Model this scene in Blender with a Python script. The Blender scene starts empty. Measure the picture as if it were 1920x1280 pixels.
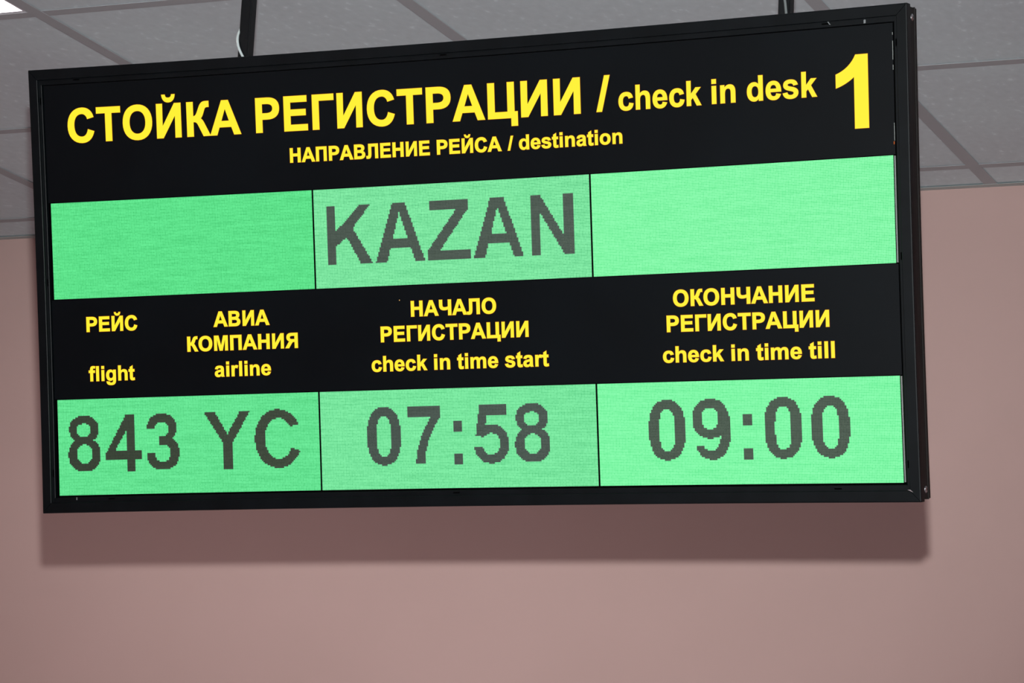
import bpy, bmesh, math, random
from mathutils import Vector, Matrix
from mathutils.geometry import delaunay_2d_cdt

random.seed(7)
SC = bpy.context.scene
COL = SC.collection

# ------------------------------------------------------------------ camera
cam_d = bpy.data.cameras.new('camera')
cam = bpy.data.objects.new('camera', cam_d)
COL.objects.link(cam)
RX = Vector((0.92151678, 0.38521398, 0.04916321))       # picture right
UP = Vector((0.03245748, -0.20255689, 0.97873246))      # picture up
BK = Vector((0.38697977, -0.90032266, -0.19916264))     # towards the photographer
cam.matrix_world = Matrix(((RX.x, UP.x, BK.x, 0.0), (RX.y, UP.y, BK.y, 0.0), (RX.z, UP.z, BK.z, 1.6), (0, 0, 0, 1)))
cam_d.sensor_width = 36.0
cam_d.lens = 5634.0 / 1920.0 * 36.0
cam_d.clip_start = 0.05
SC.camera = cam

# ------------------------------------------------------------------ world, flash, exposure
w = bpy.data.worlds.new('world')
SC.world = w
w.use_nodes = True
w.node_tree.nodes['Background'].inputs[0].default_value = (0.8, 0.85, 0.9, 1)
w.node_tree.nodes['Background'].inputs[1].default_value = 0.15

FLASH_W = 745.0
LAMP_STRENGTH = 15.5
LAMP_COLOUR = (1.0, 0.87, 0.88, 1)
fl = bpy.data.lights.new('camera_flash', 'SPOT')        # the photographer's flash, 20 cm above the lens
fl.energy = FLASH_W
fl.color = (0.93, 1.0, 1.0)
fl.spot_size = math.radians(37)
fl.spot_blend = 1.0
fl.shadow_soft_size = 0.018
flo = bpy.data.objects.new('camera_flash', fl)
COL.objects.link(flo)
fm = cam.matrix_world.copy()
fm.translation = (0.0, -0.01, 1.805)
flo.matrix_world = fm

SC.view_settings.view_transform = 'Standard'
SC.view_settings.look = 'None'
SC.view_settings.exposure = 0.0
SC.view_settings.gamma = 1.0
SC.view_settings.use_curve_mapping = False


# ------------------------------------------------------------------ materials
def mat(name, col, rough=0.5, metal=0.0, spec=0.5):
    m = bpy.data.materials.new(name)
    m.use_nodes = True
    b = m.node_tree.nodes['Principled BSDF']
    b.inputs['Base Color'].default_value = (*col, 1)
    b.inputs['Roughness'].default_value = rough
    b.inputs['Metallic'].default_value = metal
    b.inputs['Specular IOR Level'].default_value = spec
    return m


def nodes(m):
    return m.node_tree.nodes, m.node_tree.links, m.node_tree.nodes['Principled BSDF']


def noise_colour(m, c0, c1, scale, detail=3, pos=(0.35, 0.65), bump=0.0, bdist=0.002, stretch=(1, 1, 1)):
    n, l, b = nodes(m)
    tc = n.new('ShaderNodeTexCoord')
    mp = n.new('ShaderNodeMapping')
    mp.inputs['Scale'].default_value = stretch
    l.new(tc.outputs['Object'], mp.inputs[0])
    t = n.new('ShaderNodeTexNoise')
    t.inputs['Scale'].default_value = scale
    t.inputs['Detail'].default_value = detail
    l.new(mp.outputs[0], t.inputs['Vector'])
    r = n.new('ShaderNodeValToRGB')
    r.color_ramp.elements[0].position = pos[0]
    r.color_ramp.elements[1].position = pos[1]
    r.color_ramp.elements[0].color = (*c0, 1)
    r.color_ramp.elements[1].color = (*c1, 1)
    l.new(t.outputs['Fac'], r.inputs[0])
    l.new(r.outputs[0], b.inputs['Base Color'])
    if bump:
        bp = n.new('ShaderNodeBump')
        bp.inputs['Strength'].default_value = bump
        bp.inputs['Distance'].default_value = bdist
        l.new(t.outputs['Fac'], bp.inputs['Height'])
        l.new(bp.outputs[0], b.inputs['Normal'])
    return m


M_WALL = noise_colour(mat('pink_wall_paint', (0.55, 0.4, 0.37), 0.8, spec=0.15), (0.500, 0.338, 0.312), (0.520, 0.352, 0.326), 3.0, 4, bump=0.1, bdist=0.001)
M_FLOOR = noise_colour(mat('floor_stone', (0.3, 0.28, 0.26), 0.5), (0.36, 0.37, 0.39), (0.46, 0.47, 0.50), 12.0)
M_GRID = mat('dusty_grid_paint', (0.385, 0.39, 0.41), 0.6, spec=0.2)
M_TRIM = mat('dusty_angle_paint', (0.40, 0.42, 0.41), 0.6, spec=0.2)
M_FRAME = noise_colour(mat('black_powder_coat', (0.002, 0.0028, 0.0035), 0.36, spec=0.16), (0.0014, 0.0022, 0.0028), (0.0024, 0.0034, 0.0044), 30)
M_BOX = mat('black_steel_box', (0.010, 0.009, 0.0085), 0.5, spec=0.25)
M_LIP = mat('black_lip', (0.0035, 0.004, 0.0048), 0.4, spec=0.16)
M_FILM = noise_colour(mat('black_backlit_film', (0.001, 0.0014, 0.002), 0.36, spec=0.16), (0.0006, 0.0014, 0.0022), (0.0010, 0.0022, 0.0033), 6)
M_HOLE = mat('dark_gap', (0.001, 0.001, 0.001), 0.9, spec=0.0)
M_SIDE = mat('grey_module_side', (0.16, 0.17, 0.16), 0.5)
M_STEEL = mat('bright_steel', (0.75, 0.75, 0.78), 0.25, 1.0)
M_GLINT = mat('glint_grey', (0.13, 0.135, 0.14), 0.5)
M_POLE = mat('black_pole_paint', (0.0035, 0.0038, 0.0045), 0.42, spec=0.22)
M_CABLE = mat('white_cable_sheath', (0.43, 0.47, 0.47), 0.45)
M_CABLEG = mat('grey_cable_sheath', (0.11, 0.12, 0.12), 0.5)
M_LAMPBODY = mat('lamp_white_rim', (0.65, 0.65, 0.7), 0.4)

# ceiling tile: mineral fibre, mottled with pale flecks
M_TILE = mat('mineral_fibre_tile', (0.45, 0.45, 0.45), 0.9, spec=0.05)
n, l, b = nodes(M_TILE)
tc = n.new('ShaderNodeTexCoord')
t1 = n.new('ShaderNodeTexNoise'); t1.inputs['Scale'].default_value = 75; t1.inputs['Detail'].default_value = 5
t2 = n.new('ShaderNodeTexNoise'); t2.inputs['Scale'].default_value = 2.2; t2.inputs['Detail'].default_value = 2
oi = n.new('ShaderNodeObjectInfo')
off = n.new('ShaderNodeVectorMath'); off.operation = 'ADD'
l.new(tc.outputs['Object'], off.inputs[0]); l.new(oi.outputs['Location'], off.inputs[1])
fl_ = n.new('ShaderNodeMapping'); fl_.inputs['Scale'].default_value = (1.0, 0.6, 1.0)
l.new(off.outputs[0], fl_.inputs[0]); l.new(fl_.outputs[0], t1.inputs['Vector']); l.new(off.outputs[0], t2.inputs['Vector'])
rp = n.new('ShaderNodeValToRGB')
for e, (p_, c_) in zip(rp.color_ramp.elements, ((0.30, 0.57), (0.62, 0.61))):
    e.position = p_; e.color = (c_ * 1.02, c_ * 1.115, c_ * 1.16, 1)
e = rp.color_ramp.elements.new(0.72); e.color = (0.74, 0.81, 0.84, 1)
l.new(t1.outputs['Fac'], rp.inputs[0])
rq = n.new('ShaderNodeValToRGB')
rq.color_ramp.elements[0].position = 0.35; rq.color_ramp.elements[0].color = (0.93, 0.92, 0.93, 1)
rq.color_ramp.elements[1].position = 0.65; rq.color_ramp.elements[1].color = (1.0, 1.02, 1.02, 1)
l.new(t2.outputs['Fac'], rq.inputs[0])
mx = n.new('ShaderNodeMix'); mx.data_type = 'RGBA'; mx.blend_type = 'MULTIPLY'; mx.inputs['Factor'].default_value = 1
l.new(rp.outputs[0], mx.inputs['A']); l.new(rq.outputs[0], mx.inputs['B']); l.new(mx.outputs['Result'], b.inputs['Base Color'])
bp = n.new('ShaderNodeBump'); bp.inputs['Strength'].default_value = 0.12; bp.inputs['Distance'].default_value = 0.002
l.new(t1.outputs['Fac'], bp.inputs['Height']); l.new(bp.outputs[0], b.inputs['Normal'])


def emit(name, col, strength=1.0):
    m = mat(name, (0, 0, 0), 0.6, spec=0.2)
    b = m.node_tree.nodes['Principled BSDF']
    b.inputs['Emission Color'].default_value = (*col, 1)
    b.inputs['Emission Strength'].default_value = strength
    return m


M_LAMP = emit('lamp_diffuser_glow', LAMP_COLOUR[:3], LAMP_STRENGTH)
M_YELLOW = emit('yellow_letter_glow', (1.0, 0.875, 0.030), 1.0)
M_ORANGE = emit('orange_letter_rim', (0.42, 0.075, 0.0), 1.0)


def led_mat(name, dark, light, off=False):
    """LED face: a raised mask grid (bright lines) around the diodes; UV counts pixels."""
    m = mat(name, (0.0, 0.0, 0.0), 0.6, spec=0.15)
    n, l, b = nodes(m)
    uv = n.new('ShaderNodeUVMap')
    sp = n.new('ShaderNodeSeparateXYZ')
    l.new(uv.outputs[0], sp.inputs[0])
    def mth(op, a, bb=None):
        q = n.new('ShaderNodeMath'); q.operation = op
        if isinstance(a, (int, float)): q.inputs[0].default_value = a
        else: l.new(a, q.inputs[0])
        if bb is not None:
            if isinstance(bb, (int, float)): q.inputs[1].default_value = bb
            else: l.new(bb, q.inputs[1])
        return q.outputs[0]
    cx = mth('COSINE', mth('MULTIPLY', sp.outputs[0], 2 * math.pi))
    cy = mth('COSINE', mth('MULTIPLY', sp.outputs[1], 2 * math.pi))
    lx = mth('MULTIPLY', mth('ADD', cx, 1.0), 0.25)
    ly = mth('MULTIPLY', mth('ADD', cy, 1.0), 0.35)
    fac = mth('ADD', lx, ly)
    wn = n.new('ShaderNodeTexWhiteNoise'); wn.noise_dimensions = '2D'
    fx = n.new('ShaderNodeVectorMath'); fx.operation = 'FLOOR'
    l.new(uv.outputs[0], fx.inputs[0]); l.new(fx.outputs[0], wn.inputs['Vector'])
    # rows of diodes differ a little: long soft streaks
    st = n.new('ShaderNodeTexNoise'); st.inputs['Scale'].default_value = 1.0; st.inputs['Detail'].default_value = 2
    mp = n.new('ShaderNodeMapping'); mp.inputs['Scale'].default_value = (0.035, 0.42, 1)
    l.new(uv.outputs[0], mp.inputs[0]); l.new(mp.outputs[0], st.inputs['Vector'])
    fac = mth('ADD', fac, mth('MULTIPLY', mth('SUBTRACT', wn.outputs['Value'], 0.5), 0.18))
    fac = mth('ADD', fac, mth('MULTIPLY', mth('SUBTRACT', st.outputs['Fac'], 0.5), 0.45))
    mx = n.new('ShaderNodeMix'); mx.data_type = 'RGBA'; mx.clamp_factor = True
    l.new(fac, mx.inputs['Factor'])
    mx.inputs['A'].default_value = (*dark, 1); mx.inputs['B'].default_value = (*light, 1)
    if off:
        l.new(mx.outputs['Result'], b.inputs['Base Color'])
    else:
        l.new(mx.outputs['Result'], b.inputs['Emission Color'])
        b.inputs['Emission Strength'].default_value = 1.0
    return m


# ------------------------------------------------------------------ object helpers
def link(name, me, m, parent=None, loc=None):
    o = bpy.data.objects.new(name, me)
    COL.objects.link(o)
    if m is not None and not me.materials:
        me.materials.append(m)
    if parent is not None:
        o.parent = parent
    if loc is not None:
        o.location = loc
    return o


def from_bm(name, bm, m, parent=None, loc=None, smooth=False):
    bmesh.ops.recalc_face_normals(bm, faces=bm.faces)
    me = bpy.data.meshes.new(name)
    bm.to_mesh(me)
    bm.free()
    if smooth:
        for p in me.polygons:
            p.use_smooth = True
    return link(name, me, m, parent, loc)


def add_box(bm, x0, x1, y0, y1, z0, z1, fn=None):
    v = [bm.verts.new((x, y, z)) for x in (x0, x1) for y in (y0, y1) for z in (z0, z1)]
    for f in ((0, 1, 3, 2), (4, 6, 7, 5), (0, 4, 5, 1), (2, 3, 7, 6), (0, 2, 6, 4), (1, 5, 7, 3)):
        bm.faces.new([v[i] for i in f])
    return v


def box(name, x0, x1, y0, y1, z0, z1, m, parent=None, bevel=0.0):
    bm = bmesh.new()
    add_box(bm, x0, x1, y0, y1, z0, z1)
    if bevel:
        bmesh.ops.bevel(bm, geom=bm.edges[:], offset=bevel, segments=2, affect='EDGES')
    return from_bm(name, bm, m, parent)


def tube(bm, pts, r, seg=10):
    """smooth tube through points (Catmull-Rom)"""
    P = [Vector(p) for p in pts]
    path = []
    for i in range(len(P) - 1):
        p0 = P[max(i - 1, 0)]; p1 = P[i]; p2 = P[i + 1]; p3 = P[min(i + 2, len(P) - 1)]
        for k in range(8):
            t = k / 8
            path.append(0.5 * ((2 * p1) + (p2 - p0) * t + (2 * p0 - 5 * p1 + 4 * p2 - p3) * t * t + (3 * p1 - p0 - 3 * p2 + p3) * t ** 3))
    path.append(P[-1])
    rings = []
    for i, p in enumerate(path):
        d = (path[min(i + 1, len(path) - 1)] - path[max(i - 1, 0)]).normalized()
        a = d.cross(Vector((0, 1, 0.01))).normalized()
        c = d.cross(a)
        rings.append([bm.verts.new(p + (a * math.cos(2 * math.pi * k / seg) + c * math.sin(2 * math.pi * k / seg)) * r) for k in range(seg)])
    for A_, B_ in zip(rings, rings[1:]):
        for k in range(seg):
            bm.faces.new((A_[k], A_[(k + 1) % seg], B_[(k + 1) % seg], B_[k]))
    bm.faces.new(rings[0]); bm.faces.new(rings[-1])


def struct(o):
    o['kind'] = 'structure'
    return o


def thing(name, label, cat, loc=(0, 0, 0), group=None):
    o = bpy.data.objects.new(name, None)
    o.empty_display_size = 0.1
    COL.objects.link(o)
    o.location = loc
    o['label'] = label
    o['category'] = cat
    if group:
        o['group'] = group
    return o


# ------------------------------------------------------------------ room shell
CEIL = 3.0104
GX = [-2.5018 + 0.6 * k for k in range(-4, 11)]        # long grid bars
GY = [3.8695 + 0.6 * k for k in range(-12, 3)]         # cross bars
X0, X1 = GX[0], GX[-1]
Y0, Y1 = GY[0], 5.2102
T = 0.12
struct(box('floor', X0, X1, Y0, Y1, -0.1, 0.0, M_FLOOR))
struct(box('wall_back', X0 - T, X1 + T, Y1, Y1 + T, -0.1, CEIL + 0.25, M_WALL))
struct(box('wall_front', X0 - T, X1 + T, Y0 - T, Y0, -0.1, CEIL + 0.25, M_WALL))
struct(box('wall_left', X0 - T, X0, Y0, Y1, -0.1, CEIL + 0.25, M_WALL))
struct(box('wall_right', X1, X1 + T, Y0, Y1, -0.1, CEIL + 0.25, M_WALL))
# painted-over wallboard joint, a hair proud of the back wall
struct(box('trim_2', -1.4535, -1.4515, Y1 - 0.0004, Y1, 0.0, 1.93, M_WALL))

ceil_o = struct(box('ceiling', X0, X1, Y0, Y1, CEIL + 0.2, CEIL + 0.25, M_TILE))

LAMPS = {(3, 11), (11, 11), (3, 7), (7, 7), (11, 7), (3, 3), (7, 3), (11, 3)}  # only the upper left corner lamp is seen; the rest are added for ambient


def tile_mesh(sx, sy):
    bm = bmesh.new()
    add_box(bm, -sx / 2, sx / 2, -sy / 2, sy / 2, 0, 0.014)
    bmesh.ops.recalc_face_normals(bm, faces=bm.faces)
    me = bpy.data.meshes.new('ceiling_tile')
    bm.to_mesh(me); bm.free()
    me.materials.append(M_TILE)
    return me


TM = tile_mesh(0.592, 0.592)
TE = tile_mesh(0.592, Y1 - GY[-1] - 0.012)
for i in range(14):
    for j in range(15):
        if (i, j) in LAMPS:
            continue
        xc = (GX[i] + GX[i + 1]) / 2
        if j < 14:
            yc = (GY[j] + GY[j + 1]) / 2; me = TM
        else:
            yc = (GY[14] + Y1) / 2; me = TE
        o = link('ceiling_tile', me, None, ceil_o, (xc + random.uniform(-.0015, .0015), yc, CEIL + 0.0012 + random.uniform(0, .0006)))

def tbar(name, along, c, a, b_, dz):
    bm = bmesh.new()
    h = 0.012
    if along == 'y':
        add_box(bm, c - h, c + h, a, b_, CEIL - dz, CEIL + 0.0008 - dz)
        add_box(bm, c - 0.0015, c + 0.0015, a, b_, CEIL + 0.0008 - dz, CEIL + 0.038)
    else:
        add_box(bm, a, b_, c - h, c + h, CEIL - dz, CEIL + 0.0008 - dz)
        add_box(bm, a, b_, c - 0.0015, c + 0.0015, CEIL + 0.0008 - dz, CEIL + 0.032)
    return from_bm(name, bm, M_GRID, ceil_o)

for x in GX[1:-1]:
    tbar('grid_bar', 'y', x, Y0, Y1, 0.0006)
for y in GY[1:]:
    for i in range(14):
        tbar('cross_bar', 'x', y, GX[i] + 0.0105, GX[i + 1] - 0.0105, 0.0)
# wall angle where ceiling meets back wall
bm = bmesh.new()
add_box(bm, X0, X1, Y1 - 0.019, Y1 - 0.0005, CEIL - 0.0014, CEIL - 0.0007)
add_box(bm, X0, X1, Y1 - 0.0012, Y1 - 0.0004, CEIL - 0.0007, CEIL + 0.02)
struct(from_bm('trim_1', bm, M_TRIM))


# ------------------------------------------------------------------ recessed lights
def ceiling_light(i, j, label, group=None):
    cx_, cy_ = (GX[i] + GX[i + 1]) / 2, (GY[j] + GY[j + 1]) / 2
    o = thing('ceiling_light', label, 'lamp', (cx_, cy_, CEIL), group)
    bm = bmesh.new()
    s = 0.2875
    # rim ring + housing
    def ring(a, z): return [bm.verts.new((sx * a, sy * a, z)) for sx, sy in ((-1, -1), (1, -1), (1, 1), (-1, 1))]
    r0, r1, r2, r3 = ring(s, 0.06), ring(s, 0.0009), ring(s - 0.006, 0.0009), ring(s - 0.006, 0.05)
    for A_, B_ in ((r0, r1), (r1, r2), (r2, r3)):
        for k in range(4):
            bm.faces.new((A_[k], A_[(k + 1) % 4], B_[(k + 1) % 4], B_[k]))
    bm.faces.new(r0)
    from_bm('lamp_housing', bm, M_LAMPBODY, o)
    # diffuser with rounded corners
    bm = bmesh.new()
    a, r = 0.2808, 0.028
    vs = []
    for qx, qy, st in ((1, 1, 0), (-1, 1, 90), (-1, -1, 180), (1, -1, 270)):
        for k in range(7):
            an = math.radians(st + 15 * k)
            vs.append((qx * (a - r) + r * math.cos(an), qy * (a - r) + r * math.sin(an)))
    lo = [bm.verts.new((x, y, 0.0012)) for x, y in vs]
    hi = [bm.verts.new((x, y, 0.006)) for x, y in vs]
    bm.faces.new(lo); bm.faces.new(hi)
    for k in range(len(vs)):
        bm.faces.new((lo[k], lo[(k + 1) % len(vs)], hi[(k + 1) % len(vs)], hi[k]))
    from_bm('diffuser', bm, M_LAMP, o)
    return o


for i, j in sorted(LAMPS):
    if (i, j) == (3, 11):
        ceiling_light(i, j, 'glowing square recessed ceiling light at the upper left corner')
    else:
        ceiling_light(i, j, 'unseen ceiling light added for ambient, %s column, %s' % ({3: 'left', 7: 'middle', 11: 'right'}[i], {3: 'far end', 7: 'middle', 11: 'near the board'}[j]), 'unseen ceiling lights added for ambient')

# ------------------------------------------------------------------ information board
TILT = 0.208750988
root = thing('information_board',
             'black-framed check-in board, yellow lettering, two rows of green LED displays, hanging from two poles',
             'sign', (-2.101894, 3.321408, 2.543475))
root.rotation_euler = (TILT, 0, 0)
ROOT_M = Matrix.Translation(root.location) @ Matrix.Rotation(TILT, 4, 'X')

TERMS = ((0, 0), (0, 1), (0, 2), (0, 3), (1, 0), (1, 1), (1, 2), (2, 0), (2, 1), (3, 0))  # cubic bow terms standing in for lens pincushion
CO = ((0.826, 0.978), (0.165, -3.162), (-0.237, -0.935), (0.0, 1.071), (-6.499, 0.217),
      (-1.23, -0.534), (2.129, -0.071), (-1.97, -1.052), (-0.103, 3.6), (7.149, -0.064))


def P(u, v, z=0.0):
    """board millimetres (u right, v down, z into the wall) -> board local metres.
    Lens pincushion is put into the shape: the edges bow by a few millimetres."""
    a = (u - 576) / 600; b_ = (v - 116) / 300
    du = sum(c[0] * a ** i * b_ ** j for (i, j), c in zip(TERMS, CO))
    dv = sum(c[1] * a ** i * b_ ** j for (i, j), c in zip(TERMS, CO))
    return ((u + du) / 1000, z / 1000, -(v + dv) / 1000)


UL, UR, VT, VB = -21.5, 1173.5, -176.0, 409.4


def grid_slab(name, u0, u1, v0, v1, z0, z1, m, parent, nu=24, nv=4):
    """a bowed slab: front grid z0, back grid z1"""
    bm = bmesh.new()
    F = [[bm.verts.new(P(u0 + (u1 - u0) * i / nu, v0 + (v1 - v0) * j / nv, z0)) for j in range(nv + 1)] for i in range(nu + 1)]
    B = [[bm.verts.new(P(u0 + (u1 - u0) * i / nu, v0 + (v1 - v0) * j / nv, z1)) if i in (0, nu) or j in (0, nv) else None for j in range(nv + 1)] for i in range(nu + 1)]
    for i in range(nu):
        for j in range(nv):
            bm.faces.new((F[i][j], F[i + 1][j], F[i + 1][j + 1], F[i][j + 1]))
    edge = [(i, 0) for i in range(nu)] + [(nu, j) for j in range(nv)] + [(i, nv) for i in range(nu, 0, -1)] + [(0, j) for j in range(nv, 0, -1)]
    for k in range(len(edge)):
        a = edge[k]; c = edge[(k + 1) % len(edge)]
        bm.faces.new((F[a[0]][a[1]], B[a[0]][a[1]], B[c[0]][c[1]], F[c[0]][c[1]]))
    bm.faces.new([B[a[0]][a[1]] for a in edge])
    return from_bm(name, bm, m, parent)


# mitred frame bars: profile of (inset x, inset y, depth)
PROF = ((0, 0, 7.5), (0, 0, -6.2), (0.5, 0.5, -7.1), (1.4, 1.4, -7.5), (12.4, 13.0, -7.5), (12.9, 13.5, -7.1), (13.1, 13.7, -6.4), (13.1, 13.7, 7.5))
corner = lambda px, py: ((UL + px, VT + py), (UR - px, VT + py), (UR - px, VB - py), (UL + px, VB - py))


def bar(name, side, prof, m, gap, segs):
    bm = bmesh.new()
    rows = []
    for k in range(segs + 1):
        t = k / segs
        ring = []
        for px, py, z in prof:
            c = corner(px, py)
            a, b_ = c[side], c[(side + 1) % 4]
            L = math.hypot(b_[0] - a[0], b_[1] - a[1])
            tt = gap / L + (1 - 2 * gap / L) * t
            ring.append(bm.verts.new(P(a[0] + (b_[0] - a[0]) * tt, a[1] + (b_[1] - a[1]) * tt, z)))
        rows.append(ring)
    nP = len(prof)
    for A_, B_ in zip(rows, rows[1:]):
        for k in range(nP):
            bm.faces.new((A_[k], A_[(k + 1) % nP], B_[(k + 1) % nP], B_[k]))
    bm.faces.new(rows[0]); bm.faces.new(rows[-1])
    return from_bm(name, bm, m, root)


for s in range(4):
    bar('frame_bar', s, PROF, M_FRAME, 0.35, 26 if s % 2 == 0 else 12)
LIP = ((13.0, 13.6, 7), (13.0, 13.6, -3.4), (16.4, 19.6, -3.4), (17.0, 20.2, -2.9), (17.0, 20.2, 7))
for s in range(4):
    bar('inner_lip', s, LIP, M_FRAME, 0.1, 26 if s % 2 == 0 else 12)

# steel box behind the frame, with a ridge along its side
def side_profile_box():
    bm = bmesh.new()
    inset = ((1.6, 2.6, 7.6), (1.6, 2.6, 29.5), (0.7, 1.7, 30.2), (0.7, 1.7, 31.8), (1.6, 2.6, 32.5), (1.6, 2.6, 41.0), (3.2, 4.2, 43.5))
    rows = []
    loop = []
    for s in range(4):
        for k in range(20):
            loop.append((s, k / 20))
    for px, py, z in inset:
        c = corner(px, py); ring = []
        for s, t in loop:
            a, b_ = c[s], c[(s + 1) % 4]
            ring.append(bm.verts.new(P(a[0] + (b_[0] - a[0]) * t, a[1] + (b_[1] - a[1]) * t, z)))
        rows.append(ring)
    N = len(loop)
    for A_, B_ in zip(rows, rows[1:]):
        for k in range(N):
            bm.faces.new((A_[k], A_[(k + 1) % N], B_[(k + 1) % N], B_[k]))
    bm.faces.new(rows[0]); bm.faces.new(rows[-1])
    return from_bm('back_box', bm, M_BOX, root)


side_profile_box()
# dark backing seen in the joints between the displays
grid_slab('backing_sheet', -4.2, 1156.2, -155.6, 388.6, 2.2, 7.0, M_HOLE, root)
# black printed panels
ROW1 = (0.0, 127.0)
ROW2 = (260.3, 386.6)
header = grid_slab('header_panel', -3.3, 1154.4, -155.0, -1.1, -0.6, 2.0, M_FILM, root)
caption = grid_slab('caption_panel', -3.3, 1154.4, 128.1, 259.2, -0.6, 2.0, M_FILM, root)
for v0, v1 in (ROW1, ROW2):
    grid_slab('module_side', 1152.8, 1154.2, v0 + 0.5, v1 - 0.5, -0.2, 2.0, M_SIDE, root, 1, 6)

# ------------------------------------------------------------------ LED characters (pixel art, 192 x 64 pixels a module)
def in_poly(x, y, pts):
    c = False
    j = len(pts) - 1
    for i in range(len(pts)):
        xi, yi = pts[i]; xj, yj = pts[j]
        if (yi > y) != (yj > y) and x < (xj - xi) * (y - yi) / (yj - yi) + xi:
            c = not c
        j = i
    return c


def ell(x, y, x0, x1, y0, y1, e=2.25):
    return abs((x - (x0 + x1) / 2) / ((x1 - x0) / 2)) ** e + abs((y - (y0 + y1) / 2) / ((y1 - y0) / 2)) ** e <= 1


def ch_K(x, y):
    return in_poly(x, y, [(8.7, 11.4), (15.2, 11.4), (15.2, 27.6), (32.3, 11.4), (40.0, 11.4), (27.4, 25.9), (41.2, 48.8), (32.5, 48.8), (23.0, 31.6), (15.2, 37.2), (15.2, 48.8), (8.7, 48.8)])


def ch_A(x, y, o):
    return in_poly(x, y, [(o, 48.8), (o + 12.2, 11.3), (o + 21.6, 11.3), (o + 34.6, 48.8), (o + 27.6, 48.8), (o + 24.8, 40.3), (o + 10.4, 40.3), (o + 7.8, 48.8)]) and not \
        in_poly(x, y, [(o + 12.4, 34.0), (o + 17.1, 17.0), (o + 22.8, 34.0)])


def ch_Z(x, y):
    return in_poly(x, y, [(82.1, 11.5), (108.8, 11.5), (108.8, 17.2), (88.6, 43.0), (110, 43.0), (110, 48.8), (79.8, 48.8), (79.8, 43.0), (100.3, 17.3), (82.1, 17.3)])


def ch_N(x, y):
    return in_poly(x, y, [(151.7, 11.5), (158.9, 11.5), (174.5, 37.5), (174.5, 11.5), (180.7, 11.5), (180.7, 48.8), (174.2, 48.8), (157.8, 21.5), (157.8, 48.8), (151.7, 48.8)])


def ch_8(x, y, a):      # a = left edge of the lower bowl
    s = ell(x, y, a + 0.9, a + 22.8, 11.0, 29.2) or ell(x, y, a, a + 24.1, 26.0, 48.5)
    return s and not ell(x, y, a + 6.5, a + 17.0, 16.4, 25.0) and not ell(x, y, a + 6.4, a + 17.8, 30.4, 42.9)


def ch_4(x, y):
    return in_poly(x, y, [(50.8, 11.0), (57.1, 11.0), (57.1, 35.1), (61.8, 35.1), (61.8, 40.6), (57.1, 40.6), (57.1, 48.6), (50.8, 48.6), (50.8, 40.6), (35.4, 40.6), (35.4, 36.6)]) and not \
        in_poly(x, y, [(50.8, 21.6), (50.8, 35.1), (42.2, 35.1)])


def ch_3(x, y):
    up = ell(x, y, 66.3, 88.0, 11.0, 30.0) and not ell(x, y, 72.2, 82.2, 16.6, 26.2)
    dn = ell(x, y, 65.7, 89.8, 26.0, 48.5) and not ell(x, y, 71.8, 83.2, 31.5, 42.9)
    cut = in_poly(x, y, [(60, 20.9), (75, 20.9), (75, 37.2), (60, 37.2)])
    mid = in_poly(x, y, [(75, 26.0), (80, 26.0), (80, 31.6), (75, 31.6)])
    return ((up or dn) and not cut) or mid


def ch_Y(x, y):
    return in_poly(x, y, [(108.6, 11.3), (116.7, 11.3), (125.4, 25.7), (134.6, 11.3), (142.2, 11.3), (129.2, 31.2), (129.2, 48.6), (121.9, 48.6), (121.9, 31.2)])


def ch_C(x, y):
    return ell(x, y, 145.4, 179.2, 10.4, 48.9, 2.1) and not ell(x, y, 152.8, 172.6, 16.3, 42.9, 2.1) and not \
        in_poly(x, y, [(163.5, 24.2), (170.9, 21.9), (184, 19.0), (184, 39.6), (170.8, 35.6), (163.5, 33.5)])


def ch_0(x, y, a):
    return ell(x, y, a, a + 23.9, 11.1, 48.6, 2.45) and not ell(x, y, a + 6.9, a + 17.0, 17.0, 42.9, 2.7)


def ch_7(x, y):
    return in_poly(x, y, [(62.3, 11.2), (85.5, 11.2), (85.5, 17.0), (80.5, 25), (76.6, 33), (74.3, 41), (73.5, 48.5), (67.1, 48.5), (68.0, 41), (70.3, 33), (74, 25), (78.3, 18.1), (62.3, 18.1)])


def ch_colon(x, y):
    return 93.6 <= x <= 100.3 and (21.2 <= y <= 27.9 or 42.0 <= y <= 48.7)


def ch_5(x, y):
    top = in_poly(x, y, [(112.3, 11.3), (131.0, 11.3), (131.0, 18.1), (117.2, 18.1), (116.2, 25.2), (119.0, 26.4), (117.4, 29.8), (114.6, 32.0), (109.4, 30.6)])
    bowl = ell(x, y, 108.0, 132.1, 23.6, 48.6, 2.2) and not ell(x, y, 114.0, 125.9, 29.4, 43.0, 2.2)
    cut = in_poly(x, y, [(100, 22), (113.5, 22), (115.6, 28), (117, 32.5), (117, 37.7), (100, 37.7)])
    return top or (bowl and not cut)


def ch_9(x, y):
    up = ell(x, y, 61.7, 85.0, 11.1, 35.6) and not ell(x, y, 67.7, 78.3, 16.8, 29.8)
    rt = ell(x, y, 62.0, 86.2, 11.1, 48.7, 2.3) and not ell(x, y, 66.5, 79.9, 17.5, 43.1, 2.3)
    rt = rt and (x > 79.2 or y > 32) and not in_poly(x, y, [(55, 30), (71, 30), (71, 39.2), (69, 39.8), (55, 41)])
    rt = rt and not (x < 79.2 and y < 33)
    return up or rt


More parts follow.
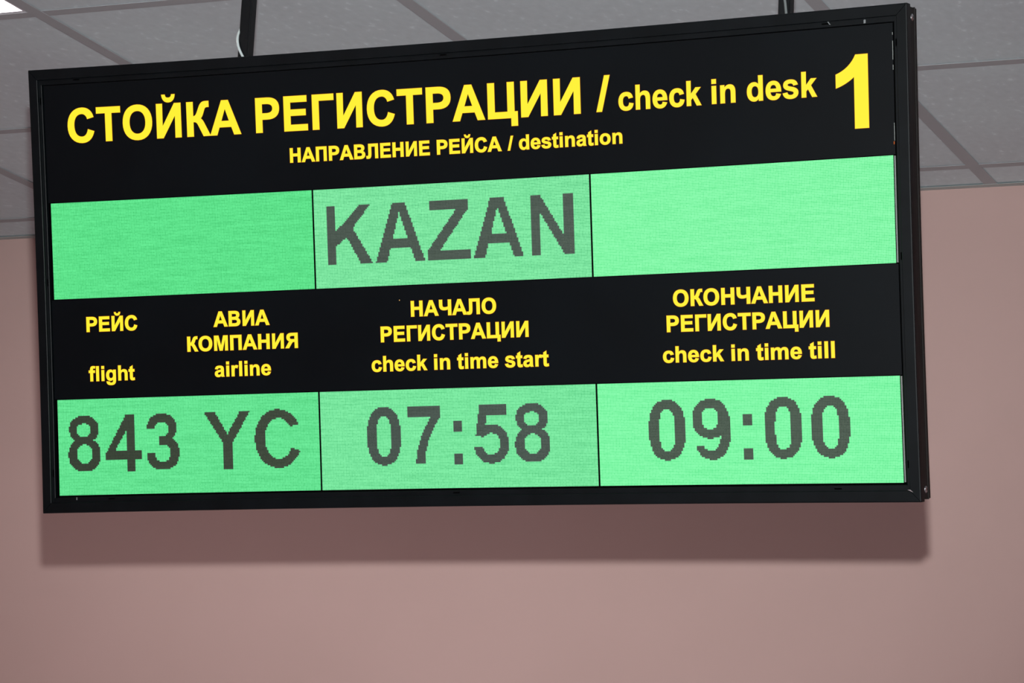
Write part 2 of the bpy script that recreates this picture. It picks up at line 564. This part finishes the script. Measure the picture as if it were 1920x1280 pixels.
TEXTS = {
    (0, 1): [ch_K, lambda x, y: ch_A(x, y, 43.4), ch_Z, lambda x, y: ch_A(x, y, 112.0), ch_N],
    (1, 0): [lambda x, y: ch_8(x, y, 7.4), ch_4, ch_3, ch_Y, ch_C],
    (1, 1): [lambda x, y: ch_0(x, y, 33.1), ch_7, lambda x, y: y < 30 and ch_colon(x, y), lambda x, y: y > 30 and ch_colon(x, y), ch_5, lambda x, y: ch_8(x, y, 136.4)],
    (1, 2): [lambda x, y: ch_0(x, y, 33.2), ch_9, lambda x, y: y < 30 and ch_colon(x, y), lambda x, y: y > 30 and ch_colon(x, y), lambda x, y: ch_0(x, y, 107.5), lambda x, y: ch_0(x, y, 136.9)],
}
LEDC = {
    (0, 0): ((0.015, 0.38, 0.08), (0.17, 1.00, 0.37)),
    (0, 1): ((0.026, 0.38, 0.12), (0.31, 1.03, 0.49)),
    (0, 2): ((0.050, 0.64, 0.18), (0.33, 1.12, 0.51)),
    (1, 0): ((0.015, 0.40, 0.09), (0.20, 1.00, 0.41)),
    (1, 1): ((0.026, 0.41, 0.12), (0.29, 1.03, 0.48)),
    (1, 2): ((0.050, 0.66, 0.19), (0.31, 1.12, 0.50)),
}
OFFC = {
    (0, 1): ((0.016, 0.027, 0.019), (0.070, 0.090, 0.073)),
    (1, 0): ((0.013, 0.020, 0.012), (0.050, 0.066, 0.043)),
    (1, 1): ((0.016, 0.027, 0.020), (0.064, 0.084, 0.070)),
    (1, 2): ((0.016, 0.029, 0.019), (0.064, 0.087, 0.064)),
}
NC, NR = 192, 64


def led_mesh(name, rows, c, cells, m, parent, zf):
    v0, v1 = rows
    u0, u1 = 384 * c + (1.2 if c else 0.3), 384 * (c + 1) - (1.2 if c < 2 else 0.3)
    verts, faces, uvs, idx = [], [], [], {}
    def vid(i, j):
        k = (i, j)
        if k not in idx:
            idx[k] = len(verts)
            verts.append(P(u0 + (u1 - u0) * i / NC, v0 + (v1 - v0) * j / NR, zf))
        return idx[k]
    for i, j in cells:
        faces.append((vid(i, j), vid(i, j + 1), vid(i + 1, j + 1), vid(i + 1, j)))
        uvs += [(i, NR - j), (i, NR - j - 1), (i + 1, NR - j - 1), (i + 1, NR - j)]
    me = bpy.data.meshes.new(name)
    me.from_pydata(verts, [], faces)
    uvl = me.uv_layers.new(name='UVMap')
    flat = [a for q in uvs for a in q]
    uvl.data.foreach_set('uv', flat)
    return link(name, me, m, parent)


for r, rows in enumerate((ROW1, ROW2)):
    for c in range(3):
        fns = TEXTS.get((r, c), [])
        on, offs = [], [[] for _ in fns]
        for i in range(NC):
            for j in range(NR):
                for q, fn in enumerate(fns):
                    if fn(i + 0.5, j + 0.5):
                        offs[q].append((i, j))
                        break
                else:
                    on.append((i, j))
        led = led_mesh('led_display', rows, c, on, led_mat('led_green', *LEDC[(r, c)]), root, -0.3)
        if fns:
            om = led_mat('led_unlit', *OFFC[(r, c)], off=True)
            for cells in offs:
                led_mesh('dark_character', rows, c, cells, om, led, -0.3)
        body = grid_slab('display_body', 384 * c + 1.3, 384 * (c + 1) - 1.3, rows[0] + .1, rows[1] - .1, 0.0, 2.0, M_HOLE, led, 8, 2)

# ------------------------------------------------------------------ sign lettering (bold grotesque outlines, 1466 = cap height)
G = {
 'А': (1479, [["M 1 0 L 572 1466 L 885 1466 L 1472 0 L 1150 0 L 1022 333 L 436 333 L 315 0 Z", "M 527 580 L 725 1124 L 927 580 Z"]]),
 'В': (1479, [["M150 0 L150 1466 L740 1466 C1080 1466 1262 1340 1262 1105 C1262 950 1175 830 1040 780 C1240 725 1345 585 1345 425 C1345 160 1150 0 820 0 Z",
              "M446 1222 L446 883 L690 883 C880 883 965 930 965 1055 C965 1175 880 1222 700 1222 Z", "M446 639 L446 247 L750 247 C950 247 1040 310 1040 442 C1040 580 940 639 720 639 Z"]]),
 'Г': (1180, [["M149 0 L149 1466 L1160 1466 L1160 1219 L445 1219 L445 0 Z"]]),
 'Е': (1366, [["M149 0 L149 1466 L1236 1466 L1236 1218 L445 1218 L445 893 L1181 893 L1181 646 L445 646 L445 247 L1264 247 L1264 0 Z"]]),
 'И': (1479, [["M151 1466 L429 1466 L429 491 L1028 1466 L1329 1466 L1329 0 L1051 0 L1051 956 L451 0 L151 0 Z"]]),
 'Й': (1479, [["M151 1466 L429 1466 L429 491 L1028 1466 L1329 1466 L1329 0 L1051 0 L1051 956 L451 0 L151 0 Z"],
              ["M431 1850 L580 1850 C595 1750 640 1712 745 1712 C850 1712 895 1750 910 1850 L1060 1850 C1045 1650 930 1530 747 1530 C560 1530 450 1650 431 1850 Z"]]),
 'К': (1268, [["M149 0 L149 1466 L445 1466 L445 850 C540 850 590 900 640 1010 L730 1215 C800 1390 880 1477 1060 1477 L1209 1477 L1209 1240 C1100 1240 1040 1240 1000 1150 L930 960 C890 860 850 790 795 752 C870 715 920 640 960 570 L1262 0 L937 0 L690 480 C640 570 590 620 500 620 L445 620 L445 0 Z"]]),
 'Л': (1455, [["M262 1466 L1306 1466 L1306 0 L1010 0 L1010 1219 L551 1219 L551 600 C551 150 500 -20 230 -20 C150 -20 60 -5 20 0 L20 231 C50 226 90 223 120 223 C230 223 262 280 262 560 Z"]]),
 'М': (1706, [["M150 0 L150 1466 L593 1466 L859 466 L1122 1466 L1566 1466 L1566 0 L1291 0 L1291 1154 L1000 0 L715 0 L425 1154 L425 0 Z"]]),
 'Н': (1479, [["M149 0 L149 1466 L445 1466 L445 889 L1026 889 L1026 1466 L1322 1466 L1322 0 L1026 0 L1026 641 L445 641 L445 0 Z"]]),
 'О': (1593, [["M795 -25 C370 -25 89 255 89 733 C89 1211 370 1491 795 1491 C1220 1491 1505 1211 1505 733 C1505 255 1220 -25 795 -25 Z",
              "M795 228 C1030 228 1199 405 1199 735 C1199 1065 1030 1238 795 1238 C560 1238 395 1065 395 735 C395 405 560 228 795 228 Z"]]),
 'П': (1467, [["M149 0 L149 1466 L1318 1466 L1318 0 L1022 0 L1022 1218 L445 1218 L445 0 Z"]]),
 'Р': (1366, [["M149 0 L149 1466 L700 1466 C1060 1466 1273 1330 1273 1012 C1273 700 1060 553 700 553 L445 553 L445 0 Z", "M445 1218 L445 801 L650 801 C860 801 971 870 971 1010 C971 1150 860 1218 650 1218 Z"]]),
 'С': (1479, [["M1087 539 L1374 448 C1308 208 1155 -25 787 -25 C390 -25 97 250 97 722 C97 1212 390 1491 803 1491 C1085 1491 1290 1345 1362 1078 L1069 1008 C1030 1150 925 1238 787 1238 C560 1238 400 1070 400 742 C400 390 555 228 781 228 C930 228 1040 330 1087 539 Z"]]),
 'Т': (1251, [["M477 0 L477 1218 L42 1218 L42 1466 L1207 1466 L1207 1218 L773 1218 L773 0 Z"]]),
 'Ц': (1518, [["M151 1466 L447 1466 L447 247 L1051 247 L1051 1466 L1347 1466 L1347 247 L1490 247 L1490 -330 L1215 -330 L1215 0 L151 0 Z"]]),
 'Ч': (1430, [["M106 1466 L402 1466 L402 1000 C402 800 480 740 650 740 C790 740 900 770 1010 820 L1010 1466 L1306 1466 L1306 0 L1010 0 L1010 580 C880 520 740 492 600 492 C280 492 106 660 106 970 Z"]]),
 'Я': (1479, [["M1317 0 L1317 1466 L700 1466 C330 1466 180 1320 180 1050 C180 840 300 710 520 670 C430 610 370 540 290 400 L40 0 L394 0 L590 310 C720 510 770 612 900 612 L1021 612 L1021 0 Z", "M1021 846 L800 846 C580 846 484 890 484 1030 C484 1165 580 1218 790 1218 L1021 1218 Z"]]),
 'a': (1139, [["M357 738 L102 784 C150 990 270 1086 560 1086 C890 1086 1000 975 1000 700 L997 372 C997 170 1005 110 1055 0 L777 0 L738 100 C650 15 550 -24 425 -24 C200 -24 71 110 71 295 C71 510 220 590 430 632 C590 662 680 685 725 703 C727 830 690 870 550 870 C440 870 390 840 357 738 Z",
              "M725 520 C660 492 580 474 510 455 C400 430 350 390 350 310 C350 230 410 175 500 175 C600 175 680 235 712 300 C725 345 725 400 725 520 Z"]]),
 'c': (1139, [["M1072 749 L795 699 C778 785 725 857 615 857 C460 857 367 755 367 545 C367 310 455 201 618 201 C740 201 805 270 832 425 L1106 378 C1062 120 910 -24 606 -24 C280 -24 84 195 84 530 C84 870 285 1086 613 1086 C875 1086 1020 975 1072 749 Z"]]),
 'd': (1251, [["M1120 0 L859 0 L859 156 C790 40 680 -24 550 -24 C280 -24 84 190 84 537 C84 890 280 1086 553 1086 C670 1086 765 1040 839 938 L839 1466 L1120 1466 Z", "M371 554 C371 320 460 200 604 200 C745 200 845 320 845 530 C845 770 750 872 602 872 C465 872 371 760 371 554 Z"]]),
 'e': (1139, [["M762 338 L1042 291 C970 90 820 -24 590 -24 C240 -24 70 200 70 535 C70 880 275 1086 565 1086 C880 1086 1075 870 1068 450 L364 450 C366 280 460 181 597 181 C690 181 745 235 762 338 Z", "M778 622 L358 622 C356 780 445 868 566 868 C690 868 775 780 778 622 Z"]]),
 'f': (682, [["M24 1062 L180 1062 L180 1142 C180 1380 270 1491 490 1491 C580 1491 660 1478 726 1461 L689 1264 C640 1276 600 1281 560 1281 C485 1281 461 1245 461 1150 L461 1062 L672 1062 L672 841 L461 841 L461 0 L180 0 L180 841 L24 841 Z"]]),
 'g': (1251, [["M121 -70 L442 -109 C455 -185 500 -212 590 -212 C750 -212 832 -170 832 30 L832 160 C755 50 655 0 535 0 C250 0 84 220 84 538 C84 880 270 1086 545 1086 C680 1086 780 1030 851 906 L851 1062 L1114 1062 L1114 110 C1114 -290 970 -431 600 -431 C280 -431 120 -310 121 -70 Z", "M372 556 C372 330 460 225 595 225 C740 225 839 340 839 540 C839 755 745 864 600 864 C465 864 372 765 372 556 Z"]]),
 'h': (1251, [["M426 1466 L426 927 C520 1030 620 1086 743 1086 C970 1086 1128 985 1128 660 L1128 0 L847 0 L847 560 C847 775 790 864 655 864 C500 864 426 750 426 555 L426 0 L145 0 L145 1466 Z"]]),
 'i': (569, [["M147 1206 L147 1466 L428 1466 L428 1206 Z"], ["M147 0 L147 1062 L428 1062 L428 0 Z"]]),
 'k': (1139, [["M137 0 L137 1466 L418 1466 L418 688 L747 1062 L1093 1062 L730 674 L1119 0 L816 0 L549 477 L418 340 L418 0 Z"]]),
 'l': (569, [["M147 0 L147 1466 L428 1466 L428 0 Z"]]),
 'm': (1821, [["M126 1062 L385 1062 L385 917 C480 1030 590 1086 720 1086 C860 1086 950 1030 1005 917 C1095 1030 1205 1086 1330 1086 C1560 1086 1680 960 1680 679 L1680 0 L1399 0 L1399 607 C1399 790 1370 864 1255 864 C1120 864 1044 760 1044 510 L1044 0 L763 0 L763 582 C763 790 735 864 625 864 C480 864 407 750 407 515 L407 0 L126 0 Z"]]),
 'n': (1251, [["M1113 0 L832 0 L832 542 C832 770 800 864 650 864 C500 864 424 770 424 481 L424 0 L143 0 L143 1062 L404 1062 L404 906 C500 1020 610 1086 745 1086 C970 1086 1113 960 1113 660 Z"]]),
 'o': (1251, [["M622 -24 C300 -24 82 190 82 531 C82 870 300 1086 622 1086 C950 1086 1168 870 1168 531 C1168 190 950 -24 622 -24 Z", "M625 205 C770 205 880 320 880 531 C880 742 770 857 625 857 C480 857 370 742 370 531 C370 320 480 205 625 205 Z"]]),
 'r': (797, [["M415 0 L134 0 L134 1062 L395 1062 L395 911 C465 1040 530 1086 620 1086 C690 1086 750 1065 815 1030 L728 785 C680 815 635 834 585 834 C450 834 415 745 415 328 Z"]]),
 's': (1139, [["M48 303 L330 346 C350 240 430 184 555 184 C690 184 765 235 765 310 C765 400 650 412 480 455 C230 515 92 590 92 775 C92 960 250 1086 540 1086 C820 1086 965 990 1015 790 L750 741 C725 830 665 878 545 878 C410 878 353 840 353 785 C353 715 450 700 640 655 C900 595 1048 520 1048 330 C1048 120 870 -24 556 -24 C260 -24 95 95 48 303 Z"]]),
 't': (682, [["M634 1062 L634 838 L442 838 L442 410 C442 230 450 207 520 207 C555 207 590 215 640 233 L664 15 C590 -12 520 -24 430 -24 C250 -24 161 60 161 300 L161 838 L32 838 L32 1062 L161 1062 L161 1273 L443 1437 L443 1062 Z"]]),
 '/': (569, [["M0 -25 L359 1491 L569 1491 L213 -25 Z"]]),
 '1': (1139, [["M806 0 L525 0 L525 1040 C420 950 300 880 144 830 L144 1095 C330 1160 480 1290 560 1466 L806 1466 Z"]]),
}


def parse(s):
    for ch in 'MLCZ':
        s = s.replace(ch, ' ' + ch + ' ')
    tk = s.split(); pts = []; i = 0; cur = None
    while i < len(tk):
        c = tk[i]
        if c in 'ML':
            cur = (float(tk[i + 1]), float(tk[i + 2])); pts.append(cur); i += 3
        elif c == 'C':
            q = [float(a) for a in tk[i + 1:i + 7]]; p0 = cur
            for k in range(1, 9):
                t = k / 8; a = 1 - t
                pts.append((a ** 3 * p0[0] + 3 * a * a * t * q[0] + 3 * a * t * t * q[2] + t ** 3 * q[4],
                            a ** 3 * p0[1] + 3 * a * a * t * q[1] + 3 * a * t * t * q[3] + t ** 3 * q[5]))
            cur = (q[4], q[5]); i += 7
        else:
            i += 1
    out = []
    for p in pts:
        if not out or math.hypot(p[0] - out[-1][0], p[1] - out[-1][1]) > 18:
            out.append(p)
    if math.hypot(out[0][0] - out[-1][0], out[0][1] - out[-1][1]) < 18:
        out.pop()
    return out


def area(p):
    return 0.5 * sum(p[i - 1][0] * p[i][1] - p[i][0] * p[i - 1][1] for i in range(len(p)))


def grow(p, g):
    """offset a contour outwards of the ink (outer contours CCW, holes CW)"""
    out = []
    N = len(p)
    for i in range(N):
        a, b_, c = p[i - 1], p[i], p[(i + 1) % N]
        d1 = Vector((b_[0] - a[0], b_[1] - a[1])).normalized(); d2 = Vector((c[0] - b_[0], c[1] - b_[1])).normalized()
        n1 = Vector((d1.y, -d1.x)); n2 = Vector((d2.y, -d2.x))
        m_ = n1 + n2
        if m_.length < 1e-4:
            m_ = n1
        m_.normalize()
        k = g / max(0.62, m_.dot(n1))
        out.append((b_[0] + m_.x * k, b_[1] + m_.y * k))
    return out


GL = {}
for ch, (adv, shapes) in G.items():
    sh = []
    for cs in shapes:
        cc = []
        for k, s in enumerate(cs):
            p = parse(s)
            if (area(p) > 0) != (k == 0):
                p.reverse()
            cc.append(p)
        sh.append(cc)
    xs = [q[0] for cc in sh for c in cc for q in c]
    GL[ch] = (adv, sh, min(xs), max(xs))


def fill_flat(contours):
    """triangulate by constrained Delaunay, keep triangles with a non-zero winding number"""
    pts, edges = [], []
    for c in contours:
        b0 = len(pts)
        pts += [Vector((x, y)) for x, y in c]
        edges += [(b0 + k, b0 + (k + 1) % len(c)) for k in range(len(c))]
    vs, _, fs, *_ = delaunay_2d_cdt(pts, edges, [], 0, 1e-5)
    keep = []
    for f in fs:
        cx_ = sum(vs[k].x for k in f) / len(f); cy_ = sum(vs[k].y for k in f) / len(f)
        wn = 0
        for c in contours:
            for k in range(len(c)):
                a, b_ = c[k - 1], c[k]
                if (a[1] > cy_) != (b_[1] > cy_):
                    if cx_ < (b_[0] - a[0]) * (cy_ - a[1]) / (b_[1] - a[1]) + a[0]:
                        wn += 1 if b_[1] > a[1] else -1
        if wn > 0:
            keep.append(tuple(f))
    return vs, keep


def word(bmY, bmO, text, uL, uR, vL, vR, h):
    """set one word so that its ink runs from uL to uR, baseline vL..vR, cap height h (mm)"""
    g0 = 0.34 if text[0] in 'cidtafs' else (0.5 if h > 40 else 0.44)      # ink spread of the back light
    adv = 0; pen = []
    for ch in text:
        pen.append(adv); adv += GL[ch][0]
    x_lo = pen[0] + GL[text[0]][2]; x_hi = pen[-1] + GL[text[-1]][3]
    sx = (uR - uL - 2 * g0) / (x_hi - x_lo)
    sy = (h - 2 * g0) / 1466.0
    for ch, p0 in zip(text, pen):
        for cc in GL[ch][1]:
            base = [[(uL + g0 + (p0 + x - x_lo) * sx, g0 + y * sy) for x, y in c] for c in cc]
            for bm, g, z0, z1 in ((bmO, g0 + 0.26, -0.72, -0.62), (bmY, g0 - 0.12, -0.85, -0.72)):
                co, tris = fill_flat([grow(c, g) for c in base])
                lo, hi, cnt = {}, {}, {}
                for f in tris:
                    for k in f:
                        if k not in lo:
                            u, y = co[k]
                            vb = vL + (vR - vL) * (u - uL) / max(uR - uL, 1)
                            lo[k] = bm.verts.new(P(u, vb - y, z0)); hi[k] = bm.verts.new(P(u, vb - y, z1))
                    for k in range(len(f)):
                        e = (f[k - 1], f[k])
                        cnt[frozenset(e)] = None if frozenset(e) in cnt else e
                    bm.faces.new([lo[k] for k in f])
                for e in cnt.values():
                    if e:
                        bm.faces.new((lo[e[0]], lo[e[1]], hi[e[1]], hi[e[0]]))


LINES = [
 (header, [('СТОЙКА', 30.3, 285.2, -78.3, -77.3, 45.2), ('РЕГИСТРАЦИИ', 306.5, 758.8, -77.3, -75.4, 45.2), ('/', 779.5, 798.2, -76.6, -76.6, 43.3)]),
 (header, [('check', 808.8, 916.5, -75.5, -75.3, 30.6), ('in', 929.6, 959.9, -75.6, -75.6, 30.2), ('desk', 974.2, 1061.6, -75.5, -75.3, 30.8)]),
 (header, [('1', 1084.4, 1123.9, -34.2, -34.1, 87.5)]),
 (header, [('НАПРАВЛЕНИЕ', 353.8, 551.9, -36.6, -35.8, 19.0), ('РЕЙСА', 561.6, 650.9, -35.8, -35.4, 18.9), ('/', 658.8, 666.9, -35.7, -35.7, 18.0), ('destination', 674.3, 812.7, -35.5, -35.3, 18.9)]),
 (caption, [('РЕЙС', 47.1, 122.8, 171.8, 171.8, 20.2)]),
 (caption, [('flight', 48.4, 117.0, 237.1, 237.1, 20.1)]),
 (caption, [('АВИА', 234.7, 316.4, 171.4, 171.4, 20.3)]),
 (caption, [('КОМПАНИЯ', 195.3, 356.4, 202.5, 202.5, 20.0)]),
 (caption, [('airline', 234.5, 316.5, 236.6, 236.4, 19.8)]),
 (caption, [('НАЧАЛО', 518.0, 636.4, 167.9, 167.9, 20.3)]),
 (caption, [('РЕГИСТРАЦИИ', 474.5, 679.5, 199.2, 198.8, 20.4)]),
 (caption, [('check', 460.4, 538.7, 236.7, 236.6, 20.2), ('in', 548.2, 570.6, 236.5, 236.4, 20.1), ('time', 580.2, 636.9, 236.4, 236.3, 20.0), ('start', 645.9, 705.8, 236.4, 236.4, 20.2)]),
 (caption, [('ОКОНЧАНИЕ', 872.3, 1051.5, 168.4, 168.4, 20.8)]),
 (caption, [('РЕГИСТРАЦИИ', 863.1, 1068.8, 199.3, 199.7, 20.6)]),
 (caption, [('check', 856.9, 935.6, 236.8, 237.0, 20.2), ('in', 945.1, 967.2, 237.0, 237.0, 20.2), ('time', 976.4, 1033.7, 237.0, 237.0, 20.2), ('till', 1042.1, 1074.3, 237.1, 237.1, 20.4)]),
]
for par, words in LINES:
    bY, bO = bmesh.new(), bmesh.new()
    for wd in words:
        word(bY, bO, *wd)
    o = from_bm('yellow_lettering', bY, M_YELLOW, par)
    from_bm('orange_edge_glow', bO, M_ORANGE, par)

# ------------------------------------------------------------------ small hardware of the board
def slab(name, u, v, du, dv, z0, z1, m):
    bm = bmesh.new()
    vs = [bm.verts.new(P(u + a * du / 2, v + c * dv / 2, z)) for a in (-1, 1) for c in (-1, 1) for z in (z0, z1)]
    for f in ((0, 1, 3, 2), (4, 6, 7, 5), (0, 4, 5, 1), (2, 3, 7, 6), (0, 2, 6, 4), (1, 5, 7, 3)):
        bm.faces.new([vs[i] for i in f])
    return from_bm(name, bm, m, root)


for u, v in ((1074.2, -160.1), (575.9, -160.3), (47.4, -160.6), (1073, 393.0), (574.9, 392.4), (79.4, 391.8)):
    slab('drain_slot', u, v, 9.0, 1.7, -3.55, -3.2, M_HOLE)
for u, v in ((1158.9, -131.3), (1158.9, 119.3), (1158.6, 364.8), (-6.8, 356.9), (-6.8, 104.4), (-6.8, -135.1)):
    slab('drain_slot', u, v, 1.6, 9.0, -3.55, -3.2, M_HOLE)
slab('glint_mark', 1121.8, -158.9, 2.4, 4.2, -3.6, -3.3, M_GLINT)  # silvery glints and marks drawn as thin grey pieces
slab('glint_mark', 27.5, 391.0, 1.4, 3.6, -3.6, -3.3, M_GLINT)
bm = bmesh.new()
q = [bm.verts.new(P(u, v, z)) for z in (-3.65, -3.4) for u, v in ((1076.0, -163.3), (1077.3, -163.3), (1080.6, -158.6), (1079.3, -158.6))]
for f in ((0, 1, 2, 3), (4, 5, 6, 7), (0, 1, 5, 4), (1, 2, 6, 5), (2, 3, 7, 6), (3, 0, 4, 7)):
    bm.faces.new([q[i] for i in f])
from_bm('glint_mark', bm, M_GLINT, root)
bm = bmesh.new()
q = [bm.verts.new(P(u, v, z)) for z in (-7.75, -7.4) for u, v in ((1157.6, 394.6), (1161.2, 394.4), (1164.6, 397.8), (1161.8, 396.6))]
for f in ((0, 1, 2, 3), (4, 5, 6, 7), (0, 1, 5, 4), (1, 2, 6, 5), (2, 3, 7, 6), (3, 0, 4, 7)):
    bm.faces.new([q[i] for i in f])
from_bm('glint_mark', bm, M_STEEL, root)  # corner glint drawn as a bright steel sliver


def screw(v, z):
    """pan-head cross-slot screw in the right-hand side of the box"""
    c = Vector(P(UR - 1.6, v, z))
    bm = bmesh.new()
    rings = []
    for r, h in ((4.3, 0.0), (4.2, 0.9), (3.2, 1.8), (1.9, 2.2)):
        rings.append([bm.verts.new(c + Vector((h, r * math.cos(k * math.pi / 8), r * math.sin(k * math.pi / 8))) / 1000) for k in range(16)])
    for A_, B_ in zip(rings, rings[1:]):
        for k in range(16):
            bm.faces.new((A_[k], A_[(k + 1) % 16], B_[(k + 1) % 16], B_[k]))
    bm.faces.new(rings[-1]); bm.faces.new(rings[0])
    s = from_bm('screw', bm, M_STEEL, root)
    bm = bmesh.new()
    for a, d in ((1.5, 0.35), (0.35, 1.5)):
        add_box(bm, c.x + .0021, c.x + .0023, c.y - a / 1000, c.y + a / 1000, c.z - d / 1000, c.z + d / 1000)
    from_bm('cross_slot', bm, M_HOLE, s)


screw(-161.5, 19)
screw(395.5, 19)

# film edge gleam painted as grey strips, and pinholes where the back light leaks through
for v0, v1 in ((-144, -141), (-134, -112), (-106, -100), (-38, -17)):
    slab('film_edge_gleam', 1154.0, (v0 + v1) / 2, 0.7, v1 - v0, -0.85, -0.5, M_SIDE)
slab('light_leak', 1153.3, -14.5, 1.1, 3.4, -0.9, -0.5, M_ORANGE)
slab('light_leak', 502.5, 146.1, 1.0, 1.4, -0.8, -0.5, emit('leak_glow', (0.8, 0.45, 0.12)))

# ------------------------------------------------------------------ poles and cables
def pole(u, label):
    base = ROOT_M @ Vector(P(u, VT + 2.6, 23.0))
    o = thing('hanging_pole', label, 'pole', (base.x, base.y, base.z), 'poles the board hangs from')
    h = CEIL - 0.0012 - base.z
    bm = bmesh.new()
    s = 0.0079
    add_box(bm, -s, s, -s, s, -0.0005, h - 0.002)
    bmesh.ops.bevel(bm, geom=[e for e in bm.edges if abs((e.verts[0].co - e.verts[1].co).z) > 0.1], offset=0.0018, segments=3, affect='EDGES')
    from_bm('tube', bm, M_POLE, o)
    box('ceiling_plate', -0.03, 0.03, -0.03, 0.03, h - 0.003, h, M_POLE, o, 0.0008)
    return base, h


bL, hL = pole(282.3, 'black square pole at the left, behind the white cable, above the word СТОЙКА')
bR, hR = pole(1017.5, 'black square pole at the right, with a grey cable down its front')

bm = bmesh.new()
pts = ((2, 12.5, hL * 1000 - 6), (0, 12.5, 160), (-1, 11, 92), (-5.5, 5, 66), (-8.0, -2, 46), (-9.0, -8, 32), (-6.0, -11, 19), (-1.5, -11.5, 9), (4.5, -12, -0.5))
tube(bm, [bL + Vector(p) / 1000 for p in pts], 0.0017, 12)
c = from_bm('power_cable', bm, M_CABLE, None, smooth=True)
c['label'] = 'thin white cable looping in front of the left pole into the board'; c['category'] = 'cable'
bm = bmesh.new()
pts = ((-7, -10.0, hR * 1000 - 6), (-4.5, -10.0, 120), (-2.0, -9.9, 40), (1.8, -9.9, 18), (4.0, -9.9, 0.5))
tube(bm, [bR + Vector(p) / 1000 for p in pts], 0.0017, 12)
c = from_bm('power_cable', bm, M_CABLEG, None, smooth=True)
c['label'] = 'thin grey cable running down the front of the right pole'; c['category'] = 'cable'
